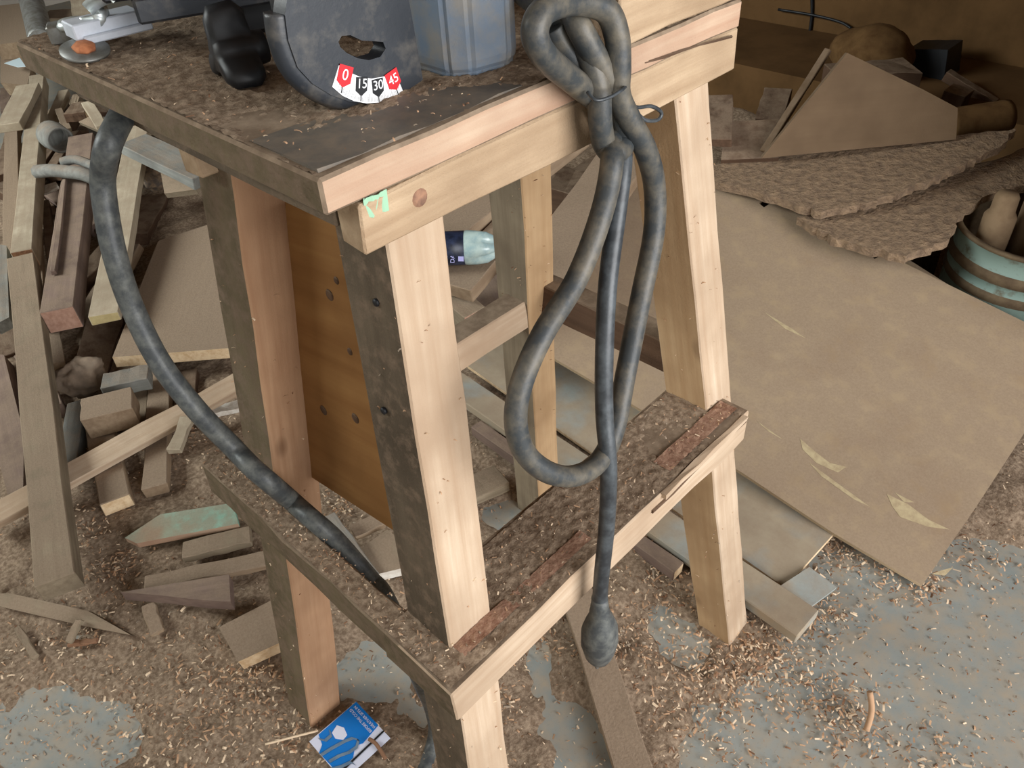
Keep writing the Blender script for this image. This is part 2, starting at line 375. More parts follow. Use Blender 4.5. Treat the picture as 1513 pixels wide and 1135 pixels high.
# aprons and riser
beam('apron', Vector((.022, .014, HT-TH)), Vector((.432, .014, HT-TH)), .026, .036, ['apron'], st, jit=.002)
beam('apron', Vector((.034, .03, HT-TH)), Vector((.034, .40, HT-TH)), .026, .026, ['weather'], st, jit=.002)
beam('apron', Vector((.03, .23, HT-TH)), Vector((.42, .23, HT-TH)), .026, .05, ['apron'], st, jit=.002)
beam('riser_block', Vector((.262, .035, HT+.062)), Vector((.43, .035, HT+.062)), .07, .061, ['apron'], st, jit=.0015)
# splayed legs: the corner nearest -x,-y runs from the foot to the top
LEG = {'N': ((.048, .015), (-.042, -.099)), 'E': ((.352, .015), (.467, -.09)), 'W': ((.048, .191), (-.036, .274)), 'B': ((.352, .191), (.459, .284))}
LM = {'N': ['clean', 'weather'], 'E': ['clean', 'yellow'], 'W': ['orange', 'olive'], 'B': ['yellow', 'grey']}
LWX, LWY = .049, .056
for kk, (tp, ft) in LEG.items():
    bm = bmesh.new(); rings = []; NS = 14
    for i in range(NS+1):
        z = (HT-TH)*i/NS; s = i/NS; x = ft[0]+(tp[0]-ft[0])*s; y = ft[1]+(tp[1]-ft[1])*s
        j = lambda: R.uniform(-.0008, .0008)
        wx = LWX*(1.05 if kk == 'W' else 1)
        rings.append([bm.verts.new((x+a*wx+j(), y+b*LWY+j(), z)) for a, b in ((0, 0), (1, 0), (1, 1), (0, 1))])
    for a, b in zip(rings, rings[1:]):
        for q in range(4): bm.faces.new((a[q], a[(q+1) % 4], b[(q+1) % 4], b[q]))
    bm.faces.new(rings[0][::-1]); bm.faces.new(rings[-1]); bmesh.ops.recalc_face_normals(bm, faces=bm.faces)
    ed = [e for e in bm.edges if len(e.link_faces) == 2 and e.calc_face_angle(0) > .8]
    bmesh.ops.bevel(bm, geom=ed, offset=.0015, segments=1, affect='EDGES')
    # to local axes with X up the leg, so that the grain runs along it
    base = Vector((ft[0], ft[1], 0)); axis = Vector((tp[0]-ft[0], tp[1]-ft[1], HT-TH))
    mt = frame(base, axis, Vector((0, -1, 0))); inv = mt.inverted()
    for v in bm.verts: v.co = inv @ v.co
    me = bpy.data.meshes.new('leg'); bm.to_mesh(me); bm.free()
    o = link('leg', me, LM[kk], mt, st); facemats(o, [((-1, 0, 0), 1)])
def legat(kk, z, cx=0, cy=0):
    tp, ft = LEG[kk]; s = z/(HT-TH); return Vector((ft[0]+(tp[0]-ft[0])*s+cx*LWX, ft[1]+(tp[1]-ft[1])*s+cy*LWY, z))
# thin lath nailed along the front leg
a, b = legat('N', .86), legat('N', .5)
beam('edge_lath', a+Vector((LWX+.002, .012, 0)), b+Vector((LWX+.002, .012, 0)), .006, .02, ['clean'], st, up=Vector((0, -1, 0)), jit=.001, bev=0)
# rails
RZ = .479
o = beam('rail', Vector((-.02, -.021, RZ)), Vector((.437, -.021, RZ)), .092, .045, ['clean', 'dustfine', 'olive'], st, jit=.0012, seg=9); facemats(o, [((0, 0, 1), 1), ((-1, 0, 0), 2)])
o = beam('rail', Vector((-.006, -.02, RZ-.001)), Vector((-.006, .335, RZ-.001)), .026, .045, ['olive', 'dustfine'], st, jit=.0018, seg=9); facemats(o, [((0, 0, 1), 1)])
def railz(px, py, pl, k): return (UY if pl == 'y' else UX)(px, py, k)
zb = UY(742, 468, .235).z
o = beam('rail', Vector((.02, .252, zb)), Vector((.40, .252, zb)), .034, .042, ['clean', 'dustfine'], st, jit=.001); facemats(o, [((0, 0, 1), 1)])
p1, p2 = UX(848, 449, .425), UX(985, 500, .425)
ze = (p1.z+p2.z)/2
o = beam('rail', Vector((.44, .0, ze)), Vector((.44, .30, ze)), .032, .045, ['dark', 'dustfine'], st, jit=.001); facemats(o, [((0, 0, 1), 1)])
gx = np.arange(-.018, .435, .003); gy = np.arange(-.064, .022, .003); A, B = np.meshgrid(gx, gy)
dustsheet('rail_sawdust', A, B, RZ, .004, [(.33, -.03, .02, .004), (.4, -.06, .02, .004)], 31, 'dust', .0016)
gx = np.arange(-.018, .0065, .0028); gy = np.arange(-.06, .33, .003); A, B = np.meshgrid(gx, gy)
dustsheet('rail_sawdust', A, B, RZ-.001, .0035, [], 37, 'dust', .0016)
ga, gb = legat('N', RZ), legat('E', RZ)
gx = np.arange(0, .17, .003); gy = np.arange(-.052, -.036, .003); A, B = np.meshgrid(gx+.01, gy)
dustsheet('red_sawdust', A, B, RZ+.001, .003, [], 41, 'dustred', .0018)
gx = np.arange(.3, .43, .003); A, B = np.meshgrid(gx, np.arange(-.056, -.034, .003))
dustsheet('red_sawdust', A, B, RZ+.001, .003, [], 43, 'dustred', .0014)
# split along the front rail
beam('split_lip', Vector((.255, -.0665, RZ-.012)), Vector((.43, -.0665, RZ-.008)), .004, .004, ['dark'], st, jit=.0006, bev=0)
beam('split_lip', Vector((.27, -.0685, RZ+.001)), Vector((.425, -.0685, RZ+.001)), .006, .007, ['clean'], st, jit=.001, bev=0)
# knotty board behind the two left legs
def lean(px, py):
    k_ = .085
    for _ in range(6): P_ = UX(px, py, k_); k_ = .092-(HT-TH-P_.z)*.1
    return UX(px, py, k_)
slab('back_panel', [lean(408, 296), lean(452, 700), lean(628, 814), lean(592, 330)], .012, ['ply'], st, grain=lean(628, 814)-lean(452, 700))
for px, py, kr in ((487, 437, .006), (497, 415, .004), (478, 607, .006), (525, 619, .006), (517, 520, .004)):
    lathe('panel_knot', [(.0001, -.0005), (kr, -.0005), (kr*.8, .0005), (.0001, .0006)], 'dark', frame(lean(px, py), Vector((0, .3, 1)), Vector((-1, 0, -.1)).normalized()), st, 12)
# nails, knots, paint mark
for (px, py) in ((556, 447), (567, 607)):
    P = UX(px, py, legat('N', .7).x-.001); P = UX(px, py, legat('N', P.z).x-.0015)
    lathe('nail_hole', [(.0001, -.001), (.003, -.001), (.0028, .0012), (.0001, .0012)], 'ink', frame(P, Vector((0, 0, 1)), Vector((-1, 0, 0))), st, 8)
for (px, py) in ((620, 292), (562, 330)):
    P = UY(px, py, .0005)
    lathe('knot', [(.0001, -.001), (.0065, -.001), (.006, .0004), (.0001, .0006)], 'knotwood', frame(P, Vector((1, 0, 0)), Vector((0, -1, 0))), st, 14)
P = UY(556, 302, .0); o = link('paint_mark', boxmesh(.016, .012, .0005, 5, .0009, 0), 'green', frame(P+Vector((-.008, -.0002, 0)), Vector((1, 0, 0)), Vector((0, -1, 0))), st)
beam('crack', UY(952, 92, -.0003), UY(1082, 53, -.0003), .0014, .001, ['dark'], st, jit=.001, bev=0, up=Vector((0, -1, 0)))

# ------------------------------------------------------------------ machine on the stand
sw = thing('bench_saw', (.12, .12, HT), 'black benchtop saw with tilt scale, clamp knob and grey cast foot', 'saw')
PY = .062
def pl(px, py): v = UY(px, py, PY); return (v.x, v.z)
outl = [(x_, max(z_, HT+.0005)) for x_, z_ in (pl(*p) for p in ((421, 22), (426, 60), (440, 100), (462, 124), (490, 141), (516, 150), (541, 153), (568, 150), (597, 137), (625, 118)))]
topz = .995; outl += [(.125, topz), (.052, topz)]
hole = [pl(*p) for p in ((500, 62), (505, 53), (518, 52), (535, 60), (555, 61), (566, 62), (570, 72), (562, 84), (545, 89), (528, 86), (512, 78), (503, 70))]
PM = Matrix(((1, 0, 0, 0), (0, 0, -1, PY), (0, 1, 0, 0), (0, 0, 0, 1)))     # plate plane: local x, y -> world x, z
o = link('tilt_quadrant', platemesh(outl, [hole], .006), 'black', PM @ Matrix.Translation((0, 0, -.006)), sw)
qd = o
rim = [Vector((x, PY+.0085, max(z, HT+.0085))) for x, z in outl[:9]]
tubeobj('rim', rim, .0075, 'black', qd, 4, 8)
for i in range(1):
    beam('rear_web', Vector((.062, PY+.03, .965)), Vector((.062, PY+.03, .912)), .05, .012, ['black'], qd, up=Vector((-1, 0, 0)), jit=0)
# angle scale sticker
sc_o = [pl(*p) for p in ((490, 128), (505, 141), (522, 149), (541, 152.5), (560, 151), (578, 146), (596, 138))]
sc_i = [pl(*p) for p in ((583, 107), (566, 113), (548, 116), (530, 113), (514, 106), (500, 96))]
lift = PM @ Matrix.Translation((0, 0, .0004))
o = link('angle_scale', platemesh(sc_o+sc_i, [], .0003), 'white', lift, qd)
def inpl(px, py): v = UY(px, py, PY); return Vector((v.x, v.z, 0))
for (cx, cy), (tx_, ty_), s, mt_ in (((508, 112), (503, 137), '0', 'red'), ((533, 125), (532, 149), '15', 'ink'), ((557, 127), (559, 150), '30', 'ink'), ((580, 118), (588, 141), '45', 'red')):
    c = inpl(cx, cy); t = inpl(tx_, ty_); d = (t-c); L = d.length; d.normalize(); n = Vector((-d.y, d.x, 0))
    wf = .0052; a = c-d*.0062; b = c+d*.0035; tip = c+d*.0068
    if s in ('15', '30'): wf = .0044; a = c-d*.0046
    fl = [a-n*wf, a+n*wf, b+n*wf, tip, b-n*wf]
    link('scale_flag', platemesh([(p.x, p.y) for p in fl], [], .0002), mt_, PM @ Matrix.Translation((0, 0, .0009)), qd)
    ln = [tip-n*.0003, tip+n*.0003, t+n*.0003, t-n*.0003]
    link('scale_line', platemesh([(p.x, p.y) for p in ln], [], .0002), 'ink', PM @ Matrix.Translation((0, 0, .0008)), qd)
    ang = math.atan2(-d.y, -d.x)-pi/2; cc = c-d*.0006
    link('scale_number', textmesh(s, .0092 if len(s) == 1 else .0082), 'white', PM @ Matrix.Translation((cc.x, cc.y, .0013)) @ Matrix.Rotation(ang, 4, 'Z'), qd)
bm = bmesh.new()
for i in range(46):
    t = i/45; k = t*5; a = inpl(*[(498, 135), (514, 146), (532, 151), (551, 152), (570, 149), (590, 141)][min(5, int(k))]); 
    P0 = Vector((0, 0, 0)); seq = [(498, 134), (512, 143.5), (530, 149.5), (550, 150.5), (570, 147), (590, 140)]
    j = min(4, int(k)); fr = k-j; px = seq[j][0]*(1-fr)+seq[j+1][0]*fr; py = seq[j][1]*(1-fr)+seq[j+1][1]*fr
    a = inpl(px, py); b = inpl(px+(545-px)*.06, py-8-(4 if i % 5 == 0 else 0)); d = (b-a).normalized(); n = Vector((-d.y, d.x, 0))*.00012
    vs = [bm.verts.new(v+Vector((0, 0, .0007))) for v in (a-n, a+n, b+n, b-n)]; bm.faces.new(vs)
me = bpy.data.meshes.new('ticks'); bm.to_mesh(me); bm.free(); link('scale_ticks', me, 'ink', PM, qd)
# cast foot
P = U(700, 118, HT); fw = [(0, 0), (.03, -.006), (.044, .0), (.05, .014), (.05, .06), (.0, .066), (-.012, .05), (-.012, .012)]
bm = bmesh.new(); rings = []
for z, s in ((0, .9), (.004, .97), (.012, 1), (.06, 1), (.095, .98), (.1, .9)):
    rings.append([bm.verts.new((P.x+.018+(x-.018)*s, P.y+.03+(y-.03)*s, HT+z)) for x, y in fw])
for a, b in zip(rings, rings[1:]):
    for q in range(8): bm.faces.new((a[q], a[(q+1) % 8], b[(q+1) % 8], b[q]))
bm.faces.new(rings[0][::-1]); bm.faces.new(rings[-1]); bmesh.ops.recalc_face_normals(bm, faces=bm.faces)
bmesh.ops.bevel(bm, geom=[e for e in bm.edges if e.calc_face_angle(0) > .3], offset=.003, segments=2, affect='EDGES')
me = bpy.data.meshes.new('foot'); bm.to_mesh(me); bm.free(); o = link('cast_foot', me, ['castgrey', 'steel'], None, sw); facemats(o, [((-1, 0, 0), 0)])
# clamp knob: three blunt lobes on a threaded stud, lying along x
kc = U(360, 116, HT)+Vector((0, .0, .0185))
km = frame(kc, Vector((0, 0, 1)), Vector((1, -.25, 0)))
kb = lathe('clamp_knob', [(.001, -.016), (.02, -.016), (.026, -.012), (.027, .004), (.022, .010), (.012, .012), (.011, .02), (.001, .02)], 'blackplastic', km, sw, 36,
      lobe=lambda a, h: 1 if h > .011 else .52+.72*max(0, cos(3*a+.15))**1.1)
lathe('stud', [(.0035, .02), (.0042, .021), (.0035, .023), (.0042, .025), (.0035, .027), (.0042, .029), (.0035, .031), (.0042, .033), (.0035, .036), (.0035, .05)], 'steel', km, kb, 12)
# black table with its rail, over the far side of the stand
ta, tb_ = U(200, 30, HT+.03), U(430, -8, HT+.03)
dv = (tb_-ta).normalized(); tb_ += dv*.25
o = beam('saw_table', ta+Vector((0, .05, .028)), tb_+Vector((0, .05, .028)), .10, .014, ['blackplastic'], sw, jit=0, bev=.002)
beam('table_rail', ta+Vector((0, -.004, .016)), tb_+Vector((0, -.004, .016)), .012, .018, ['black'], sw, jit=0, bev=.002)
beam('under_frame', ta+dv*.09+Vector((0, .04, .012)), tb_+Vector((0, .04, .012)), .05, .04, ['blackplastic'], sw, jit=0, bev=.004)
# pale aluminium fence end, zinc clip, bolt and washer
fa, fb = U(106, 58, HT+.012), U(205, 34, HT+.012)
fe = beam('fence_bar', fa+Vector((0, 0, .012)), fb+Vector((0, 0, .012)), .024, .012, ['alu'], sw, jit=0, bev=.001)
beam('fence_lip', fa+Vector((.004, -.013, .003)), fb+Vector((.004, -.013, .003)), .008, .006, ['alu'], fe, jit=0, bev=.001)
bm = bmesh.new()
zp = [U(126, 34, HT+.02), U(148, 30, HT+.022), U(147, 12, HT+.03), U(135, 8, HT+.034), U(150, -4, HT+.045), U(166, -10, HT+.05)]
tube(bm, smoothpath(zp, 5), .0065, 4); bmesh.ops.recalc_face_normals(bm, faces=bm.faces); me = bpy.data.meshes.new('c'); bm.to_mesh(me); bm.free(); link('zinc_clip', me, 'zinc', None, fe)
P = U(110, 42, HT+.012); lathe('bolt_head', [(.001, 0), (.011, 0), (.0125, .003), (.010, .007), (.001, .008)], 'zinc', Matrix.Translation(P), fe, 16)
P = U(96, 64, HT); o = beam('square_nut', P+Vector((-.008, .004, .016)), P+Vector((.012, -.006, .016)), .018, .015, ['steel'], sw, jit=.0004)
P = U(126, 76, HT+.0065); wm = Matrix.Translation(P) @ Matrix.Rotation(radians(14), 4, 'X')
ws = lathe('washer', [(.006, 0), (.018, 0), (.018, .002), (.006, .002)], 'steel', wm, sw, 28)
lathe('rusty_bolt', [(.001, .002), (.0085, .002), (.009, .004), (.007, .006), (.001, .0065)], 'rust', wm, ws, 7)

# ------------------------------------------------------------------ power cord bundle with plug
pc = thing('power_cord', UY(900, 700, -.08), 'thick dusty black power cord looped, tied and hanging over the stand edge with its plug', 'cord')
def cp(*pts):
    out = []
    for x, y, k in pts:
        P_ = UY(x, y, k)
        if P_.z < HT+.012 and k > -.0115: P_ = UY(x, y, -.0115)
        if P_.z < RZ+.03 and k > -.079: P_ = UY(x, y, -.079)
        out.append(P_)
    return out
CR = .0086
tubeobj('cable', cp((770, -14, .045), (800, 8, .02), (838, 34, .004), (868, 80, -.012), (884, 130, -.02), (887, 180, -.022), (893, 212, -.022), (908, 226, -.03), (922, 208, -.024), (915, 160, -.022), (893, 110, -.02), (858, 45, -.012), (846, 20, -.002)), CR, 'rubber', pc)
tubeobj('cable', cp((880, 146, -.012), (845, 118, -.016), (806, 84, -.02), (790, 48, -.02), (806, 14, -.018), (850, 2, -.016), (894, 14, -.02), (911, 52, -.024), (914, 100, -.026), (914, 140, -.026), (932, 180, -.03), (954, 222, -.034), (967, 275, -.036), (966, 345, -.042), (947, 440, -.05), (926, 545, -.06), (908, 635, -.074), (885, 682, -.08), (850, 703, -.08), (810, 698, -.074), (775, 668, -.064), (762, 620, -.058), (772, 562, -.054), (803, 492, -.05), (852, 412, -.044), (888, 318, -.038), (904, 240, -.034), (900, 190, -.012), (880, 130, -.004), (838, 74, .0), (818, 40, .006)), CR, 'rubber', pc)
tubeobj('cable', cp((918, 190, -.012), (920, 240, -.026), (912, 310, -.036), (898, 420, -.05), (893, 520, -.062), (893, 610, -.072), (899, 690, -.084), (897, 770, -.086), (889, 850, -.086), (886, 892, -.086)), CR*.84, 'rubberclean', pc)
tubeobj('twist_tie', cp((868, 136, -.026), (880, 148, -.034), (900, 144, -.037), (920, 132, -.036), (926, 124, -.028), (922, 116, -.02)), .0012, 'rubberclean', pc, 6, 6)
tubeobj('twist_tie', cp((922, 140, -.028), (938, 158, -.03), (962, 157, -.03), (977, 166, -.03), (972, 177, -.03), (955, 178, -.03), (944, 170, -.028)), .0015, 'rubberclean', pc, 6, 6)
PA = UY(886, 884, -.086); PB = UY(893, 958, -.086)
pm = frame(PA, Vector((1, .2, 0)), (PB-PA).normalized())
L = (PB-PA).length
pg = lathe('plug', [(.001, 0), (.0078, 0), (.0082, L*.1), (.0088, L*.12), (.0085, L*.17), (.0098, L*.2), (.0096, L*.25), (.0125, L*.34), (.0165, L*.5), (.0172, L*.72), (.014, L*.92), (.011, L), (.001, L)], 'rubberblue', pm, pc, 24, lobe=lambda a, h: 1 if h < L*.3 else 1+.16*abs(cos(a)))
for dx in (-.006, .006):
    lathe('prong', [(.0005, L), (.0022, L), (.0022, L+.011), (.0012, L+.013), (.0003, L+.013)], 'steel', pm @ Matrix.Translation((dx, 0, 0)), pg, 10)
# the cable on the other side, over the side rail and down to the floor
lc = [U(180, 172, .862), U(160, 215, .85), U(152, 262, .82), U(158, 320, .79), U(172, 385, .755), U(196, 455, .71), U(236, 535, .66), U(290, 605, .61), U(345, 662, .56), UX(372, 690, -.012), UX(400, 714, -.006), U(432, 741, .4945), U(460, 766, .4935), UX(492, 794, .0165), UX(524, 830, .0195), UX(548, 858, .024), UX(572, 890, .026)]
q_ = lc[-1]; lc += [q_+Vector((.002, -.03, -.12)), U(636, 1040, .12), U(643, 1070, .05), U(640, 1100, .014), U(622, 1150, .012)]
tag(tubeobj('cable', lc, .0100, 'rubberblue', None, 10), 'scuffed blue-black cable drooping from the tabletop edge over the side rail', 'cable')

# ------------------------------------------------------------------ boards, offcuts and slabs
def ondirt(x, y, z):
    P = U(x, y, z)
    if z > .07: return P
    i = int((P.x-xs[0])/.0085); j = int((P.y-ys[0])/.0085)
    h = max(0, float(H[max(0, j-3):j+4, max(0, i-3):i+4].max())) if 3 < i < len(xs)-4 and 3 < j < len(ys)-4 else 0
    return U(x, y, z+h*.8)
def offcut(name, a, b, wpx, za, zb, t, mats, label, cat='offcut', group=None, roll=0, taper=1., end=None, far_end=None, jit=.0015):
    """a, b: centre line of the upper face (far end, near end) in the photo, za/zb the height of each end"""
    A, B = ondirt(a[0], a[1], za), ondirt(b[0], b[1], zb); wd = wpx*mpp(B)
    ax = (B-A).normalized(); view = (B-CAM).normalized()
    side = Vector((0, 0, 1)).cross(ax).normalized(); fs = (side-view*side.dot(view)); ap = (ax-view*ax.dot(view)).normalized()
    wd = wd/max(.35, (fs-ap*fs.dot(ap)).length)
    mats = list(mats) if isinstance(mats, (list, tuple)) else [mats]
    if end: mats.append(end)
    o = beam(name, A, B, wd, t, mats, None, roll, taper=taper, jit=jit)
    if end: facemats(o, [(B-A, len(mats)-1)])
    return tag(o, label, cat, group)
def board(name, pts, t, mats, label, cat='board', group=None, jag=0., sub=1, grain=None, edge=None):
    P = [ondirt(*p) for p in pts]; mats = [mats]+([edge] if edge else [])
    o = slab(name, P, t, mats, None, jag, sub, grain)
    if edge: facemats(o, [((-.3, -1, 0), 1), ((-1, -.3, 0), 1), ((-.7, -.7, 0), 1)])
    return tag(o, label, cat, group)

# --- heap on the left
offcut('timber', (30, 380), (80, 852), 52, .165, .1, .04, 'grey', 'long grey-olive timber lying over the heap with its end on the dirt', 'timber')
offcut('timber', (54, 108), (31, 374), 27, .23, .185, .05, 'pale', 'pale long timber with a fresh orange end, lying on a grey timber', 'timber', end='endorange')
offcut('plank', (16, 180), (16, 420), 24, .16, .12, .03, 'dustwood', 'dusty narrow plank beside the orange-ended timber', 'plank')
offcut('plank', (40, 126), (12, 182), 24, .2, .18, .025, 'pale', 'short pale plank crossing onto the dusty narrow plank', 'plank')
offcut('square_timber', (119, 200), (84, 456), 42, .2, .16, .055, 'purple', 'purple-brown square timber with groove and pinkish sawn end', 'timber', end='endred')
offcut('lath', (95, 262), (78, 400), 7, .205, .185, .012, 'purple', 'thin ridge lath lying on the purple-brown square timber', 'lath')
offcut('plank', (204, 185), (152, 464), 38, .22, .15, .025, 'pale', 'smooth pale plank with yellow end lying beside the blue-black cable', 'plank', end='endyellow')
offcut('plank', (196, 205), (305, 256), 34, .27, .24, .03, 'bluegrey', 'blue-grey painted plank under the tabletop edge behind the wide board', 'plank')
board('wide_board', [(213, 298, .21), (298, 266, .22), (352, 512, .1), (166, 528, .1)], .026, 'dustwood', 'wide dusty board with a pale sawn front edge behind the stand leg', edge='endpale', grain=Vector((1, 1.2, 0)))
board('board_piece', [(235, 240, .2), (296, 270, .2), (290, 282, .19), (243, 286, .18)], .015, 'grey', 'grey three-cornered board piece wedged under the blue-grey plank')
offcut('stick', (94, 132), (66, 194), 13, .2, .17, .02, 'pale', 'pale split stick leaning beside the pale long timber', 'stick')
offcut('stick', (86, 160), (99, 190), 11, .18, .16, .015, 'grey', 'short grey stick crossing under the pale split stick', 'stick')
offcut('block', (100, 160), (130, 157), 16, .18, .18, .03, 'dark', 'small dark block with one pale end near the tabletop corner', 'block', end='endpale')
offcut('block', (104, 146), (118, 144), 14, .2, .2, .03, 'grey', 'small grey block beside the dark block near the tabletop corner', 'block')
board('board_piece', [(116, 180, .21), (141, 170, .22), (158, 178, .22), (152, 196, .2)], .012, 'grey', 'flat grey pointed board piece beside the top of the cable')
offcut('plank', (128, 150), (150, 185), 16, .24, .22, .012, 'pale', 'pale narrow strip running under the tabletop edge by the cable', 'strip')
board('slab_piece', [(0, 70, .2), (30, 66, .22), (47, 105, .2), (42, 128, .19), (0, 122, .18)], .05, 'dustwood', 'thick dust-covered slab beyond the tabletop corner', 'slab')
board('paper_scrap', [(6, 93, .225), (29, 85, .225), (38, 98, .222), (26, 99, .222)], .001, 'paper', 'pale blue paper scrap on the dust-covered slab', 'paper')
board('slab_piece', [(-10, 10, .25), (36, 5, .27), (40, 60, .24), (-10, 66, .22)], .06, 'dustwood', 'dusty buff slab behind the grey pipe', 'slab')
tag(tubeobj('pipe', [U(42, -14, .34), U(54, 30, .31), U(62, 62, .29)], .027*1.6, 'steel', None, 3, 16), 'dull grey pipe lying beyond the tabletop corner', 'pipe')
offcut('plank', (64, 22), (112, 18), 18, .3, .3, .02, 'grey', 'grey plank lying crosswise behind the grey pipe', 'plank')
offcut('plank', (118, -12), (124, 30), 30, .34, .3, .02, 'pale', 'pale plank end behind the zinc clip of the saw', 'plank')
# strap, tube, lumps
tag(tubeobj('rubber_strap', [U(54, 254, .215), U(75, 252, .222), U(100, 254, .225), U(125, 258, .222), U(146, 268, .2)], .018, 'bluegrey', None, 5, 8), 'grey crumpled rubber strap lying across the purple-brown timber', 'strap')
tag(tubeobj('rubber_strap', [U(92, 240, .228), U(112, 236, .234), U(140, 246, .222)], .013, 'bluegrey', None, 5, 8), 'short grey strap fold on top of the crumpled strap', 'strap')
A, B = U(74, 198, .2), U(92, 212, .19)
tb2 = lathe('tube_end', [(.034, 0), (.04, .0), (.042, .02), (.038, .08), (.032, .08), (.034, .01)], 'bluegrey', frame(A, Vector((0, 0, 1)), (B-A).normalized()), None, 20)
tag(tb2, 'open grey tube end among the sticks of the heap', 'tube')
def lump(name, px, py, z, r, mat, label, cat, seed, sq=(1, 1, .7)):
    bm = bmesh.new(); bmesh.ops.create_icosphere(bm, subdivisions=4, radius=1); rr = random.Random(seed); o3 = Vector((rr.random()*9, rr.random()*9, rr.random()*9))
    from mathutils import noise
    for v in bm.verts:
        n = v.co.normalized(); k = 1+.35*noise.noise(n*1.6+o3)-.3*abs(noise.noise(n*2.6+o3))+.16*abs(noise.noise(n*5+o3))+.05*noise.noise(n*11+o3)
        v.co = Vector((n.x*sq[0], n.y*sq[1], n.z*sq[2]))*r*k
    me = bpy.data.meshes.new(name); bm.to_mesh(me); bm.free()
    return tag(link(name, me, mat, Matrix.Translation(U(px, py, z)), None, True), label, cat)
lump('crumpled_cloth', 122, 556, .1, .052, 'cloth', 'crumpled grey-brown cloth lump on the heap beside the long grey timber', 'cloth', 4, (1, .8, .75))
lump('bark_lump', 158, 342, .13, .034, 'bark', 'knobbly grey bark lump beside the purple-brown timber', 'bark', 9, (.7, 1.3, .6))
lump('bark_lump', 225, 262, .15, .045, 'bark', 'dark rounded lump under the blue-grey plank', 'lump', 12)
offcut('strip', (85, 272), (47, 288), 10, .16, .15, .006, 'whitepaint', 'cream bent strip beside the long pale timber', 'strip')
offcut('stick', (48, 286), (60, 480), 15, .12, .09, .02, 'dustwood', 'dusty stick between the long pale timber and the square timber', 'stick')
offcut('stick', (66, 296), (80, 420), 13, .1, .08, .02, 'dark', 'dark brown stick sunk between the stick and the square timber', 'stick')
board('plank', [(-8, 360, .14), (9, 362, .14), (14, 470, .1), (-8, 480, .1)], .03, 'bluegrey', 'blue-grey plank end at the side of the grey-olive timber', 'plank')
board('plank', [(-14, 515, .1), (4, 520, .1), (34, 640, .07), (30, 730, .06), (8, 740, .06), (-14, 640, .08)], .035, 'purple', 'purple-brown tapered plank left of the long grey-olive timber', 'plank')
offcut('stick', (112, 592), (97, 694), 26, .03, .025, .03, 'bluegrey', 'blue-grey stick end sticking out under the crumpled cloth', 'stick')
offcut('offcut', (157, 580), (157, 612), 66, .085, .08, .05, 'dustwood', 'short dusty block lying flat beside the crumpled cloth', 'block')
offcut('strip', (150, 562), (219, 548), 20, .1, .1, .03, 'bluegrey', 'blue-grey board edge under the wide dusty board', 'strip')
offcut('plank', (208, 560), (198, 650), 24, .03, .02, .02, 'grey', 'narrow grey plank under the long pale stick', 'plank')
offcut('plank', (236, 540), (228, 718), 33, .03, .02, .022, 'dustwood', 'dusty plank passing under the long pale stick', 'plank')
offcut('plank', (276, 545), (268, 640), 32, .05, .04, .02, 'dark', 'dark plank beside the dusty plank under the wide board', 'plank')
offcut('lath', (356, 560), (-30, 770), 24, .088, .075, .018, 'clean', 'long pale squared stick lying across the offcuts under the grey timber', 'stick', roll=-12)
offcut('offcut', (140, 600), (170, 738), 42, .035, .03, .03, 'dustwood', 'short plank stub with a pale sawn end pointing away from the heap', 'offcut', end='endpale')
offcut('lath', (360, 595), (268, 618), 14, .04, .04, .01, 'whitepaint', 'cream broken lath on the dirt behind the stand leg', 'lath')
offcut('lath', (276, 616), (256, 664), 17, .04, .03, .012, 'pale', 'pale splintered lath end below the long pale stick', 'lath')
board('painted_board', [(183, 793, .03), (236, 759, .035), (345, 745, .04), (352, 774, .04), (202, 803, .03)], .012, 'teal', 'teal-painted board piece lying in the dirt', edge='rededge')
offcut('lath', (370, 788), (270, 812), 24, .035, .03, .014, 'grey', 'grey lath in the dirt just below the teal-painted board', 'lath')
offcut('lath', (400, 822), (212, 862), 22, .03, .03, .012, 'dustwood', 'dusty lath with chalky edge above the brown wedge', 'lath', far_end='whitepaint')
board('wedge', [(180, 876, .02), (338, 850, .04), (342, 893, .04), (300, 888, .035), (240, 880, .03)], .02, 'purple', 'brown curved wedge offcut lying in the dirt', 'wedge')
board('offcut', [(322, 926, .035), (408, 882, .045), (418, 945, .04), (352, 978, .03)], .025, 'dustwood', 'dust-covered square offcut leaning on the dirt beside the stand leg', 'offcut', edge='endpale')
board('plank', [(-10, 876, .025), (20, 878, .025), (128, 902, .025), (192, 938, .02), (150, 930, .02), (110, 922, .02), (-10, 894, .02)], .014, 'grey', 'grey pointed lath lying on the bare dirt', 'lath')
offcut('stick', (116, 915), (98, 950), 9, .025, .015, .008, 'grey', 'short grey stick branching off the pointed lath', 'stick')
offcut('stick', (100, 949), (143, 946), 7, .015, .015, .006, 'chipC', 'reddish-brown splinter beside the pointed lath', 'splinter')
offcut('stick', (218, 892), (232, 934), 20, .018, .015, .01, 'dustwood', 'small dusty chip of board below the brown wedge', 'offcut')
offcut('stick', (24, 925), (52, 970), 10, .015, .012, .006, 'grey', 'small grey splinter on the dirt under the pointed lath', 'splinter')
lump('dirt_mound', 40, 850, .0, .06, 'dust', 'low mound of dirt beside the end of the grey-olive timber', 'dirt', 17, (1.3, 1, .4))
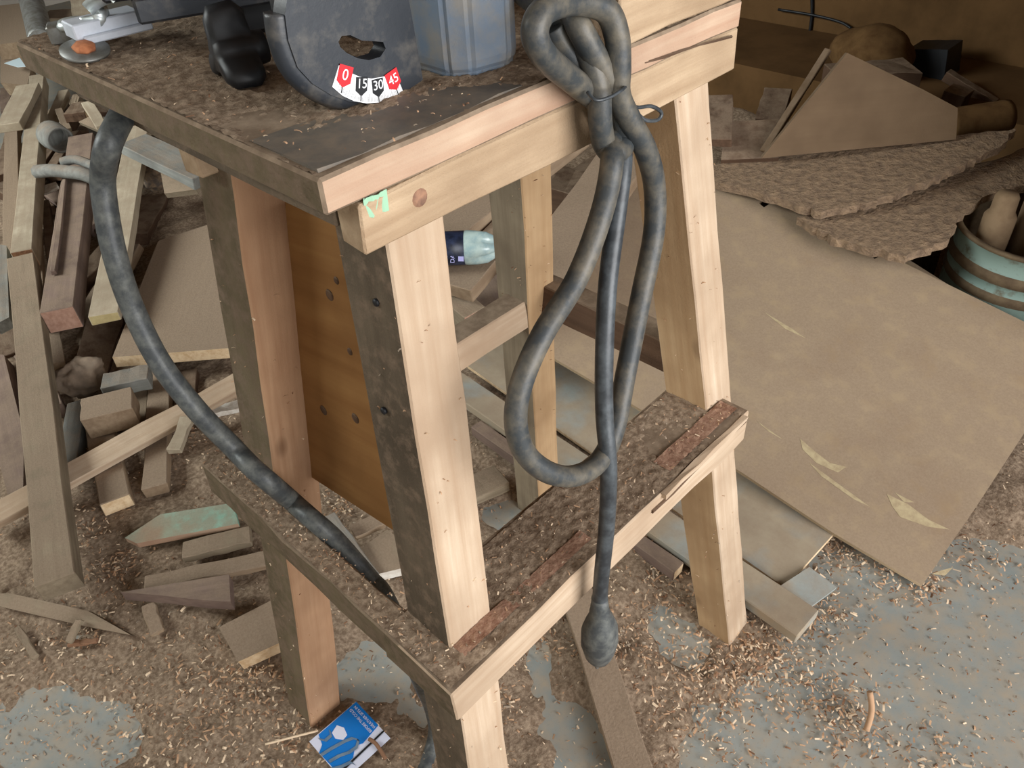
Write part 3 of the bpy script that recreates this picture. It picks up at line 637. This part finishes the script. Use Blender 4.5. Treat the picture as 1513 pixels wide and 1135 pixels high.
# --- seen between and beyond the legs
offcut('slat', (484, 762), (548, 852), 24, .06, .03, .012, 'bluegrey', 'grey weathered slat seen under the knotty panel', 'slat')
board('board_piece', [(530, 812, .05), (572, 782, .055), (612, 815, .05), (606, 838, .045), (552, 850, .045)], .02, 'grey', 'grey-green board piece with white edge under the knotty panel', edge='whitepaint')
offcut('strip', (565, 765), (520, 784), 20, .05, .05, .012, 'dustwood', 'buff curved strip beside the grey slat under the panel', 'strip')
offcut('plank', (850, 190), (640, 350), 44, .38, .34, .03, 'dustwood', 'dusty plank slanting away behind the stand just below the apron', 'plank')
offcut('plank', (940, 200), (790, 420), 78, .33, .27, .03, 'dustwood', 'broad dusty plank slanting away behind the back leg', 'plank')
offcut('plank', (752, 330), (672, 420), 44, .27, .24, .03, 'dustwood', 'dusty plank under the plastic bottle behind the stand', 'plank')
board('board_piece', [(690, 425, .2), (740, 375, .22), (775, 440, .2), (735, 470, .18), (712, 455, .18)], .025, 'purple', 'dark brown board behind the back leg under the bottle')
offcut('block', (640, 405), (702, 462), 34, .26, .23, .04, 'grey', 'grey block with reddish sawn end behind the front leg', 'block', end='endred')
offcut('block', (738, 450), (722, 462), 14, .23, .22, .01, 'pale', 'small pale chip resting near the reddish-ended block', 'chip')
offcut('block', (640, 470), (720, 500), 30, .19, .17, .03, 'dark', 'dark block sunk under the reddish-ended block', 'block')
# boards lying parallel on the floor behind the front rail
board('grey_sheet', [(700, 470, .035), (790, 478, .04), (1232, 792, .018), (1160, 868, .012), (690, 540, .02)], .008, 'greysheet', 'thin grey sheet lying partly under the tan sheet', 'sheet', edge='endpale')
offcut('plank', (660, 555), (1186, 915), 48, .022, .02, .018, 'greysheet', 'long narrow plank lying along the edge of the grey sheet', 'plank')
board('board_piece', [(1150, 868, .012), (1196, 838, .014), (1236, 868, .012), (1190, 902, .01)], .008, 'greysheet', 'small square board piece at the end of the long narrow plank')
offcut('plank', (703, 625), (1003, 838), 20, .03, .03, .025, 'purple', 'brown plank with a pale end under the front rail', 'plank', end='endpale')
offcut('plank', (660, 735), (742, 700), 34, .04, .03, .02, 'grey', 'grey board end seen just right of the front leg', 'plank', end='endred')
offcut('slat', (845, 850), (940, 1150), 56, .016, .016, .014, 'dustwood', 'straight brown slat lying on the concrete below the hanging plug', 'slat')
# big tan sheet leaning on the pile, two slots near its far edge
q = [U(1363, 865, .015), U(765, 498, .15), U(965, 206, .3), U(1596, 516, .15)]
n = (q[1]-q[0]).cross(q[3]-q[0]).normalized(); n = -n if n.z < 0 else n
mt = frame(q[0], q[1]-q[0], n); inv = mt.inverted()
def onsheet(px, py):
    d = ray(px, py); t = (q[0]-CAM).dot(n)/d.dot(n); v = inv @ (CAM+d*t); return (v.x, v.y)
oc = [onsheet(*p) for p in ((1363, 865), (1230, 786), (1100, 700), (960, 612), (765, 498), (965, 206), (1062, 254), (1200, 322), (1400, 420), (1596, 516), (1513, 640), (1440, 752))]
oc = [(x+R.uniform(-.001, .001), y+R.uniform(-.001, .001)) for x, y in oc]
hs = [[onsheet(*p) for p in ((1122, 301), (1130, 291), (1141, 292), (1138, 301), (1129, 307))], [onsheet(*p) for p in ((1284, 375), (1292, 363), (1311, 364), (1303, 377), (1292, 383))]]
me = platemesh(oc, hs, .004)
sheet = tag(link('tan_sheet', me, 'sheet', mt @ Matrix.Translation((0, 0, -.004)), None), 'large tan hardboard sheet with two slots leaning on the pile', 'sheet')
def scuff(pts):
    P_ = [onsheet(*p) for p in pts]; link('scuff_mark', platemesh(P_, [], .0002), 'scuff', mt @ Matrix.Translation((0, 0, .0003)), sheet)
for pts in ([(1182, 648), (1205, 668), (1226, 684), (1250, 690), (1238, 698), (1206, 684), (1186, 664)], [(1196, 684), (1240, 716), (1284, 748), (1262, 738), (1214, 704)], [(1310, 730), (1340, 744), (1372, 768), (1402, 782), (1370, 778), (1330, 764), (1318, 748)], [(1118, 622), (1146, 642), (1158, 650), (1136, 638)], [(1130, 462), (1170, 486), (1190, 500), (1160, 486)], [(1322, 728), (1350, 742), (1336, 742)], [(1408, 838), (1396, 850), (1376, 848), (1392, 842)]):
    scuff(pts)
# slabs and boards beyond the sheet
board('bark_slab', [(1040, 246, .31), (1200, 212, .34), (1380, 201, .36), (1500, 189, .37), (1482, 212, .36), (1430, 236, .35), (1395, 252, .34), (1330, 277, .33), (1290, 291, .32), (1215, 306, .31), (1140, 290, .3), (1040, 262, .3)], .018, 'slabdust', 'dust-caked bark slab with ragged edge behind the tan sheet', 'slab', None, .005, 9)
board('bark_slab', [(1185, 318, .25), (1330, 284, .27), (1420, 254, .28), (1540, 215, .3), (1540, 262, .29), (1452, 292, .27), (1416, 318, .26), (1402, 352, .25), (1340, 376, .24), (1240, 352, .24)], .018, 'slabdust', 'lower ragged bark slab running beside the teal drum', 'slab', None, .005, 9)
board('corner_board', [(1234, 76, .5), (1388, 140, .46), (1440, 168, .42), (1410, 205, .34), (1130, 232, .32)], .012, 'cornerbrown', 'brown board corner standing up behind the bark slab')
offcut('thin_sheet', (1222, 72), (1128, 222), 9, .51, .33, .01, 'cornerbrown', 'thin brown sheet edge standing behind the brown board corner', 'sheet')
board('board_piece', [(1073, 180, .36), (1165, 175, .37), (1150, 232, .32), (1066, 236, .31)], .012, 'dark', 'dark brown board beside the right leg below the corner board')
offcut('block', (1150, 130), (1136, 176), 40, .4, .37, .03, 'dark', 'dark block on the brown board behind the right leg', 'block')
offcut('plank', (1060, 205), (1062, 140), 40, .36, .4, .02, 'dark', 'dark plank end close behind the right leg', 'plank')
a, b = UX(1398, 186, 1.98), UX(1488, 172, 2.1)
tag(tubeobj('log', [a, a.lerp(b, .5), b], .042, 'sack', None, 4, 14), 'short dark log lying behind the bark slab', 'log')
def farbox(name, p, q_, x, wd, t, mat, label, cat):
    return tag(beam(name, UX(p[0], p[1], x), UX(q_[0], q_[1], x), wd, t, [mat], None), label, cat)
farbox('block', (1402, 128), (1384, 172), 2.3, .07, .06, 'dark', 'dark block leaning near the end of the log', 'block')
farbox('stick', (1402, 104), (1474, 148), 2.42, .03, .03, 'dark', 'dark stick crossing above the log', 'stick')
P = UX(1288, 80, 2.4)
struct('trim_1', (2.28, .1, 0), (2.75, 2.2, P.z-.07), 'wall')
bm = bmesh.new(); bmesh.ops.create_icosphere(bm, subdivisions=4, radius=1)
from mathutils import noise as mnoise
for v in bm.verts:
    n_ = v.co.normalized(); v.co = Vector((n_.x*.11, n_.y*.125, n_.z*.085))*(1+.12*mnoise.noise(n_*1.5)+.03*mnoise.noise(n_*6))
me = bpy.data.meshes.new('sack'); bm.to_mesh(me); bm.free()
tag(link('sack', me, 'sack', Matrix.Translation(P), None, True), 'rounded brown sack against the wall beyond the corner board', 'sack')
farbox('beam', (1262, 66), (1060, 70), 2.66, .07, .05, 'dark', 'brown beam lying along the wall behind the right leg', 'beam')
farbox('box', (1352, 66), (1412, 66), 2.56, .12, .1, 'ink', 'black box beside the rounded brown sack', 'box')
wz = lambda px, py: UX(px, py, 2.744)
tag(tubeobj('wire', [wz(1199, -20), wz(1200, 18), wz(1196, 50), wz(1190, 70)], .006, 'ink', None, 5, 6), 'thin dark wire hanging down the brown wall', 'wire')
tag(tubeobj('wire', [UX(x_, y_, 2.728) for x_, y_ in ((1150, 14), (1200, 22), (1240, 32), (1258, 42))], .005, 'ink', None, 5, 6), 'thin dark wire running sideways across the brown wall', 'wire')
# lower layer that carries the pile behind: rough blocks
for i, (px, py, z, h) in enumerate([(1250, 260, .29, .27), (1380, 230, .31, .29), (1150, 215, .28, .26), (1100, 300, .2, .18), (1440, 190, .34, .3), (1290, 100, .36, .34), (820, 260, .26, .24), (700, 330, .24, .22), (730, 450, .15, .13), (690, 480, .13, .11), (900, 230, .27, .25)]):
    P = U(px, py, z-.045); h -= .045; a_ = R.uniform(0, 3); d = Vector((cos(a_), sin(a_), 0))*.11
    tag(beam('buried_timber', P-d, P+d, .12, max(.05, h), ['dark'], None, jit=.004), 'dark rough timber buried under the boards of the pile', 'timber', 'buried timbers under the pile')
# buried layer in the heap
rb = random.Random(3); nb = 0
for px in range(6, 330, 36):
    for py in (150, 215, 290, 370, 455, 540):
        if px > 200 and py > 260: continue
        zz = .11-.00012*(py-150)+rb.uniform(-.02, .01); zz *= (.7 if py > 430 else 1)
        P = U(px+rb.uniform(-14, 14), py+rb.uniform(-20, 20), zz); a_ = 1.1+rb.uniform(-.5, .5); d = Vector((cos(a_), sin(a_), rb.uniform(-.12, .12)))*rb.uniform(.12, .26)
        tag(beam('buried_offcut', P-d, P+d, rb.uniform(.035, .08), rb.uniform(.02, .05), [rb.choice(['dark', 'dustwood', 'purple', 'grey', 'dark'])], None, rb.uniform(-20, 20), jit=.003), 'dusty offcut half hidden low in the heap under the longer timbers', 'offcut', 'half-hidden offcuts low in the heap'); nb += 1

# ------------------------------------------------------------------ drum with turned pieces, bottle, card
dc = U(1535, 335, .27); dc = Vector((dc.x, dc.y, 0)); RD = .141
dr = thing('drum', dc, 'chipped teal metal drum with brown bands beside the bark slab', 'drum')
lathe('body', [(.001, 0), (RD*.96, 0), (RD*.97, .02), (RD, .10), (RD, .2), (RD*1.02, .205), (RD*1.02, .222), (RD, .226), (RD, .25), (RD*1.03, .255), (RD*1.03, .275), (RD, .28), (RD*1.0, .325), (RD*1.04, .33), (RD*1.04, .338), (RD*.97, .338), (RD*.96, .1), (.001, .1)], ['drum', 'drumrust'], Matrix.Translation(dc) @ Matrix.Diagonal((1, 1, .8, 1)), dr, 40,
      slots=[0, 0, 0, 0, 1, 1, 1, 0, 1, 1, 1, 0, 1, 1, 1, 1, 1])
for i, (dx, dy, h) in enumerate(((-.033, .065, .335), (.05, .02, .34), (.0, -.045, .33))):
    mt_ = Matrix.Translation(dc+Vector((dx, dy, 0)))
    tag(lathe('turned_peg', [(.001, .083), (.027, .083), (.03, h-.09), (.03, h-.05), (.026, h-.042), (.023, h-.04), (.022, h-.008), (.018, h), (.001, h)], 'turned', mt_, None, 20), 'dusty turned wooden peg standing in the teal drum', 'peg', 'turned pegs in the teal drum')
BC = U(733, 374, .315); bd = (_r*1.0+Vector((0, 0, -.02))).normalized(); br = .0325*mpp(BC)/.0013
br = 25.5*mpp(BC)
bt = thing('plastic_bottle', BC-bd*.12-Vector((0, 0, br)), 'cloudy plastic bottle with navy label lying behind the stand', 'bottle')
bmx = frame(BC-bd*br*6.4, Vector((0, 0, 1)), bd)
lathe('bottle_body', [(.001, 0), (br*.4, 0), (br*.4, br*.6), (br*.55, br*.8), (br*.97, br*2.), (br, br*2.3), (br*.96, br*2.5), (br*.96, br*4.6), (br, br*4.75), (br, br*5.3), (br*.93, br*5.9), (br*.7, br*6.3), (br*.4, br*6.35), (.001, br*6.1)], 'plastic', bmx, bt, 40,
      lobe=lambda a, h: 1 if h < br*5.0 else 1-.34*(1-abs(cos(2.5*a)))*min(1, (h-br*5)/(br*.8)))
lb = lathe('bottle_label', [(br*.955, br*2.55), (br*.985, br*2.56), (br*.985, br*4.6), (br*.955, br*4.61)], 'labelnavy', bmx, bt, 40)
vw = (CAM-(BC-bd*br*2.6)).normalized(); upv = (vw-bd*vw.dot(bd)).normalized()
tm = lambda s, off: frame(BC-bd*(br*6.4-br*s)+upv*br*1.0, -(_u0), upv) 
for s, sz, tx_ in ((3.55, .42, 'DASANI'),):
    link('label_word', textmesh(tx_, br*.34), 'lilac', frame(BC-bd*(br*6.4-br*3.95)+upv*br*1.01, upv.cross(bd), upv), bt)
for i in range(5):
    link('label_line', boxmesh(br*(1.0-.1*(i % 2)), br*.07, br*.02, 1, 0, 0), 'lilac', frame(BC-bd*(br*6.4-br*(4.3+i*.06))+upv*br*1.01-upv.cross(bd)*br*.5, upv.cross(bd), upv), bt)
link('label_panel', boxmesh(br*1.0, br*.3, br*.02, 1, 0, 0), 'cardwhite', frame(BC-bd*(br*6.4-br*3.5)+upv*br*1.01-upv.cross(bd)*br*.5, upv.cross(bd), upv), bt)
# printed card on the floor
c0, c1, c2 = U(457, 1096, .022), U(526, 1037, .022), U(577, 1091, .022)
ex = (c1-c0); ey = (c2-c1); CWd, CHt = ex.length, ey.length
cm = frame(c0, ex, Vector((0, 0, 1))); ey_l = cm.inverted().to_3x3() @ ey.normalized(); sgn = -1 if ey_l.y < 0 else 1
cdm = thing('card', c0, 'blue and white printed card lying on the floor by the leg foot', 'card')
cx = lambda u_, v_: (CWd*u_, sgn*CHt*v_)
def cpoly(name, pts, mat, lift): return link(name, platemesh([cx(*p) for p in pts], [], .0003), mat, cm @ Matrix.Translation((0, 0, lift)), cdm)
cpoly('card_sheet', [(0, 0), (1, 0), (1, 1), (0, 1)], 'cardwhite', 0)
cpoly('blue_field', [(.18, .02), (1, .01), (1, .66), (.62, .72), (.5, .66), (.35, .8), (.02, .8), (0, .3), (.12, .22)], 'blue', .0005)
cpoly('cloud', [(.36, .17), (.5, .12), (.56, .25), (.52, .4), (.42, .42), (.34, .3)], 'cardwhite', .001)
cpoly('black_rule', [(0, .83), (1, .8), (1, .83), (0, .87)], 'ink', .001)
for pts in ([(0, .36), (.2, .4), (.42, .46), (.55, .52), (.6, .62), (.5, .7), (.36, .68), (.2, .6), (.03, .56)], [(.14, .1), (.2, .2), (.32, .2), (.36, .1)], [(0, .7), (.12, .78), (.28, .84), (.3, .92)]):
    link('printed_pipe', (lambda b_: b_)(platemesh([(p.x, p.y) for p in []] or [cx(*p) for p in ([(a[0]+.03*n_[0], a[1]+.03*n_[1]) for a, n_ in [(p, (0, 1)) for p in pts]]+[(p[0], p[1]-.03) for p in pts[::-1]])], [], .0002)), 'greyprint', cm @ Matrix.Translation((0, 0, .0013)), cdm)
for s, u_ in (('BEFORE THE COLD', .84), ('WEATHER SETS IN', .93)):
    x_, y_ = cx(u_, .36)
    link('card_words', textmesh(s, CHt*.072), 'cardwhite', cm @ Matrix.Translation((x_, y_, .0012)) @ Matrix.Rotation(-pi/2*sgn, 4, 'Z'), cdm)
tag(tubeobj('twig', [U(392, 1100, .02), U(430, 1090, .022), U(470, 1080, .02)], .0016, 'chipA', None, 4, 6), 'thin pale twig on the dirt touching the leg foot', 'twig')
tag(tubeobj('splinter', [U(1285, 1022, .05), U(1288, 1050, .03), U(1280, 1080, .012)], .004, 'chipB', None, 4, 6), 'upright tan splinter standing in the shavings on the bare concrete', 'splinter')
tag(tubeobj('splinter', [U(545, 1092, .028), U(556, 1100, .026), U(570, 1122, .018)], .003, 'chipC', None, 4, 6), 'brown splinter lying over the corner of the printed card', 'splinter')

# ------------------------------------------------------------------ let the loose pieces rest on each other
from mathutils.bvhtree import BVHTree
def members(o): return ([o] if o.type == 'MESH' else [])+[c_ for c_ in o.children_recursive if c_.type == 'MESH']
def geom(o):
    V, Fc = [], []
    for c_ in members(o):
        if c_.get('kind') == 'stuff': continue
        b_ = len(V); V += [PW[c_.name] @ v.co for v in c_.data.vertices]; Fc += [[b_+i for i in p.vertices] for p in c_.data.polygons]
    return V, Fc
placed = []
def box_of(V): return [min(v[i] for v in V) for i in range(3)], [max(v[i] for v in V) for i in range(3)]
def hits(V, Fc):
    lo_, hi_ = box_of(V); t_ = None
    for (l2_, h2_, tr) in placed:
        if any(hi_[k] < l2_[k] or h2_[k] < lo_[k] for k in range(3)): continue
        t_ = t_ or BVHTree.FromPolygons(V, Fc)
        if t_.overlap(tr): return True
    return False
def put(V, Fc): placed.append((*box_of(V), BVHTree.FromPolygons(V, Fc)))
tops = [o for o in COL.objects if o.parent is None and 'category' in o and o.get('kind') != 'stuff']
fixed = ('stand', 'saw', 'cord', 'cable', 'drum', 'peg', 'wire', 'sack', 'card')
for o in tops:
    if o['category'] in fixed: put(*geom(o))
loose = [o for o in tops if o['category'] not in fixed]
G_ = {o.name: geom(o) for o in loose}
ctr = lambda V: sum(V, Vector())/len(V)
RANK = {'plank.009': .01, 'plank.010': .01, 'offcut.001': .01, 'stick.004': .01, 'lath.001': .012, 'timber': .013, 'timber.001': .014, 'square_timber': .014, 'plank.002': .015, 'crumpled_cloth': .12}
vis = sorted((o for o in loose if not o.name.startswith('buried')), key=lambda o: (o.name not in ('grey_sheet', 'tan_sheet'), RANK.get(o.name, ctr(G_[o.name][0]).z)))
for o in vis:                                   # lower pieces first; each later one is lifted off what it meets
    V, Fc = G_[o.name]; c_ = ctr(V); d_ = (CAM-c_).normalized(); best = None
    for i in range(60):
        for sg in ((1, -1) if i > 18 else (1,)):
            sh = d_*(.003*i*sg)
            if sg < 0 and (i > 34 or min(v.z for v in V)+sh.z < .0): continue
            W_ = [v+sh for v in V]
            if not hits(W_, Fc): best = (sh, W_); break
        if best: break
    if best: o.matrix_basis = Matrix.Translation(best[0]) @ o.matrix_basis; put(best[1], Fc)
    else: put(V, Fc)
rb2 = random.Random(5)
for o in loose:                                 # the half-hidden layer only fills the room that is left
    if not o.name.startswith('buried'): continue
    V, Fc = G_[o.name]; ok = False
    for i in range(60):
        a_ = i/60; sh = Vector((rb2.uniform(-.07, .07)*a_, rb2.uniform(-.07, .07)*a_, -rb2.uniform(0, .09)*a_))
        if min(v.z for v in V)+sh.z < -.004: sh.z = -.004-min(v.z for v in V)
        W_ = [v+sh for v in V]
        if not hits(W_, Fc): ok = True; break
    if ok: o.matrix_basis = Matrix.Translation(sh) @ o.matrix_basis; put(W_, Fc)
    else: bpy.data.objects.remove(o)

# ------------------------------------------------------------------ wood shavings
rs = random.Random(11); cbm = bmesh.new()
def dz(x, y):
    i = int((x-xs[0])/.0085); j = int((y-ys[0])/.0085)
    return max(0, float(H[j, i])) if 0 <= i < len(xs) and 0 <= j < len(ys) else 0
def chip(P, s):
    a = rs.uniform(0, 2*pi); L_ = s*rs.uniform(.6, 1.5); wd = s*rs.uniform(.18, .4); cu = rs.uniform(-2.6, 2.6); seg = 3 if abs(cu) > .8 else 1
    t = Vector((cos(a), sin(a), rs.uniform(-.3, .5))).normalized(); b = t.cross(Vector((rs.uniform(-.5, .5), rs.uniform(-.5, .5), 1))).normalized(); n = b.cross(t)
    mi = rs.choice((0, 0, 1, 1, 1, 2, 3)); pr = None
    for i in range(seg+1):
        th = cu*(i/seg-.5); c = P+(t*sin(th)+n*(cos(th)-1))*(L_/max(.4, abs(cu))) if abs(cu) > .3 else P+t*L_*(i/seg-.5)
        w_ = b*wd*.5; cur = (cbm.verts.new(c-w_), cbm.verts.new(c+w_))
        if pr: f = cbm.faces.new((pr[0], pr[1], cur[1], cur[0])); f.material_index = mi
        pr = cur
spots = [(1000, 1000, .09, 420), (1090, 985, .06, 330), (1060, 1060, .06, 160), (1240, 815, .04, 200), (1310, 850, .05, 200), (1215, 905, .05, 300), (1150, 960, .05, 240), (1250, 1065, .05, 320), (1200, 1020, .06, 200), (1365, 868, .03, 160), (1440, 830, .05, 120),
         (720, 1050, .04, 160), (690, 1090, .03, 80), (800, 930, .05, 120), (130, 810, .05, 160), (180, 850, .04, 160), (130, 930, .06, 160), (380, 1010, .05, 200), (330, 1080, .08, 200), (300, 1000, .12, 260), (180, 1080, .1, 200), (430, 1110, .05, 140), (690, 735, .03, 200), (955, 815, .04, 220), (980, 880, .05, 220), (500, 750, .04, 120), (600, 850, .03, 120), (1380, 1120, .05, 120), (900, 950, .05, 160), (60, 1000, .12, 160), (250, 680, .08, 160), (300, 640, .05, 140), (480, 900, .05, 60)]
for px, py, r_, cnt in spots:
    P = U(px, py)
    for i in range(cnt):
        x, y = rs.gauss(P.x, r_*.62), rs.gauss(P.y, r_*.62); chip(Vector((x, y, dz(x, y)+rs.uniform(.001, .012))), rs.uniform(.003, .0095))
for i in range(4200):
    P = U(rs.uniform(-20, 1530), rs.uniform(640, 1150)); chip(Vector((P.x, P.y, dz(P.x, P.y)+rs.uniform(.001, .005))), rs.uniform(.002, .007))
me = bpy.data.meshes.new('shavings'); cbm.to_mesh(me); cbm.free()
o = link('wood_shavings', me, ['chipA', 'chipB', 'chipC', 'chipD']); o['kind'] = 'stuff'; tag(o, 'curled pale wood shavings and chips strewn over the dirty floor', 'shavings')
# crumbs caught on the stand
cbm = bmesh.new()
for i in range(900):
    x, y = rs.uniform(0, .42), rs.uniform(0, .42); chip(Vector((x, y, HT+rs.uniform(.002, .005))), rs.uniform(.0015, .004))
for i in range(500):
    x, y = rs.uniform(-.015, .43), rs.uniform(-.062, .02); chip(Vector((x, y, RZ+rs.uniform(.002, .005))), rs.uniform(.0015, .0045))
for i in range(350):
    x, y = rs.uniform(-.017, .009), rs.uniform(-.06, .33); chip(Vector((x, y, RZ+rs.uniform(.002, .004))), rs.uniform(.0015, .004))
for kk in LEG:
    for i in range(70):
        P = legat(kk, rs.uniform(.02, .84), -.015, rs.uniform(0, 1)) if i % 2 else legat(kk, rs.uniform(.02, .84), rs.uniform(0, 1), -.015)
        chip(P, rs.uniform(.0015, .0045))
me = bpy.data.meshes.new('crumbs'); cbm.to_mesh(me); cbm.free()
o = link('sawdust_crumbs', me, ['chipA', 'chipB', 'chipC', 'chipD'], None, st); o['kind'] = 'stuff'
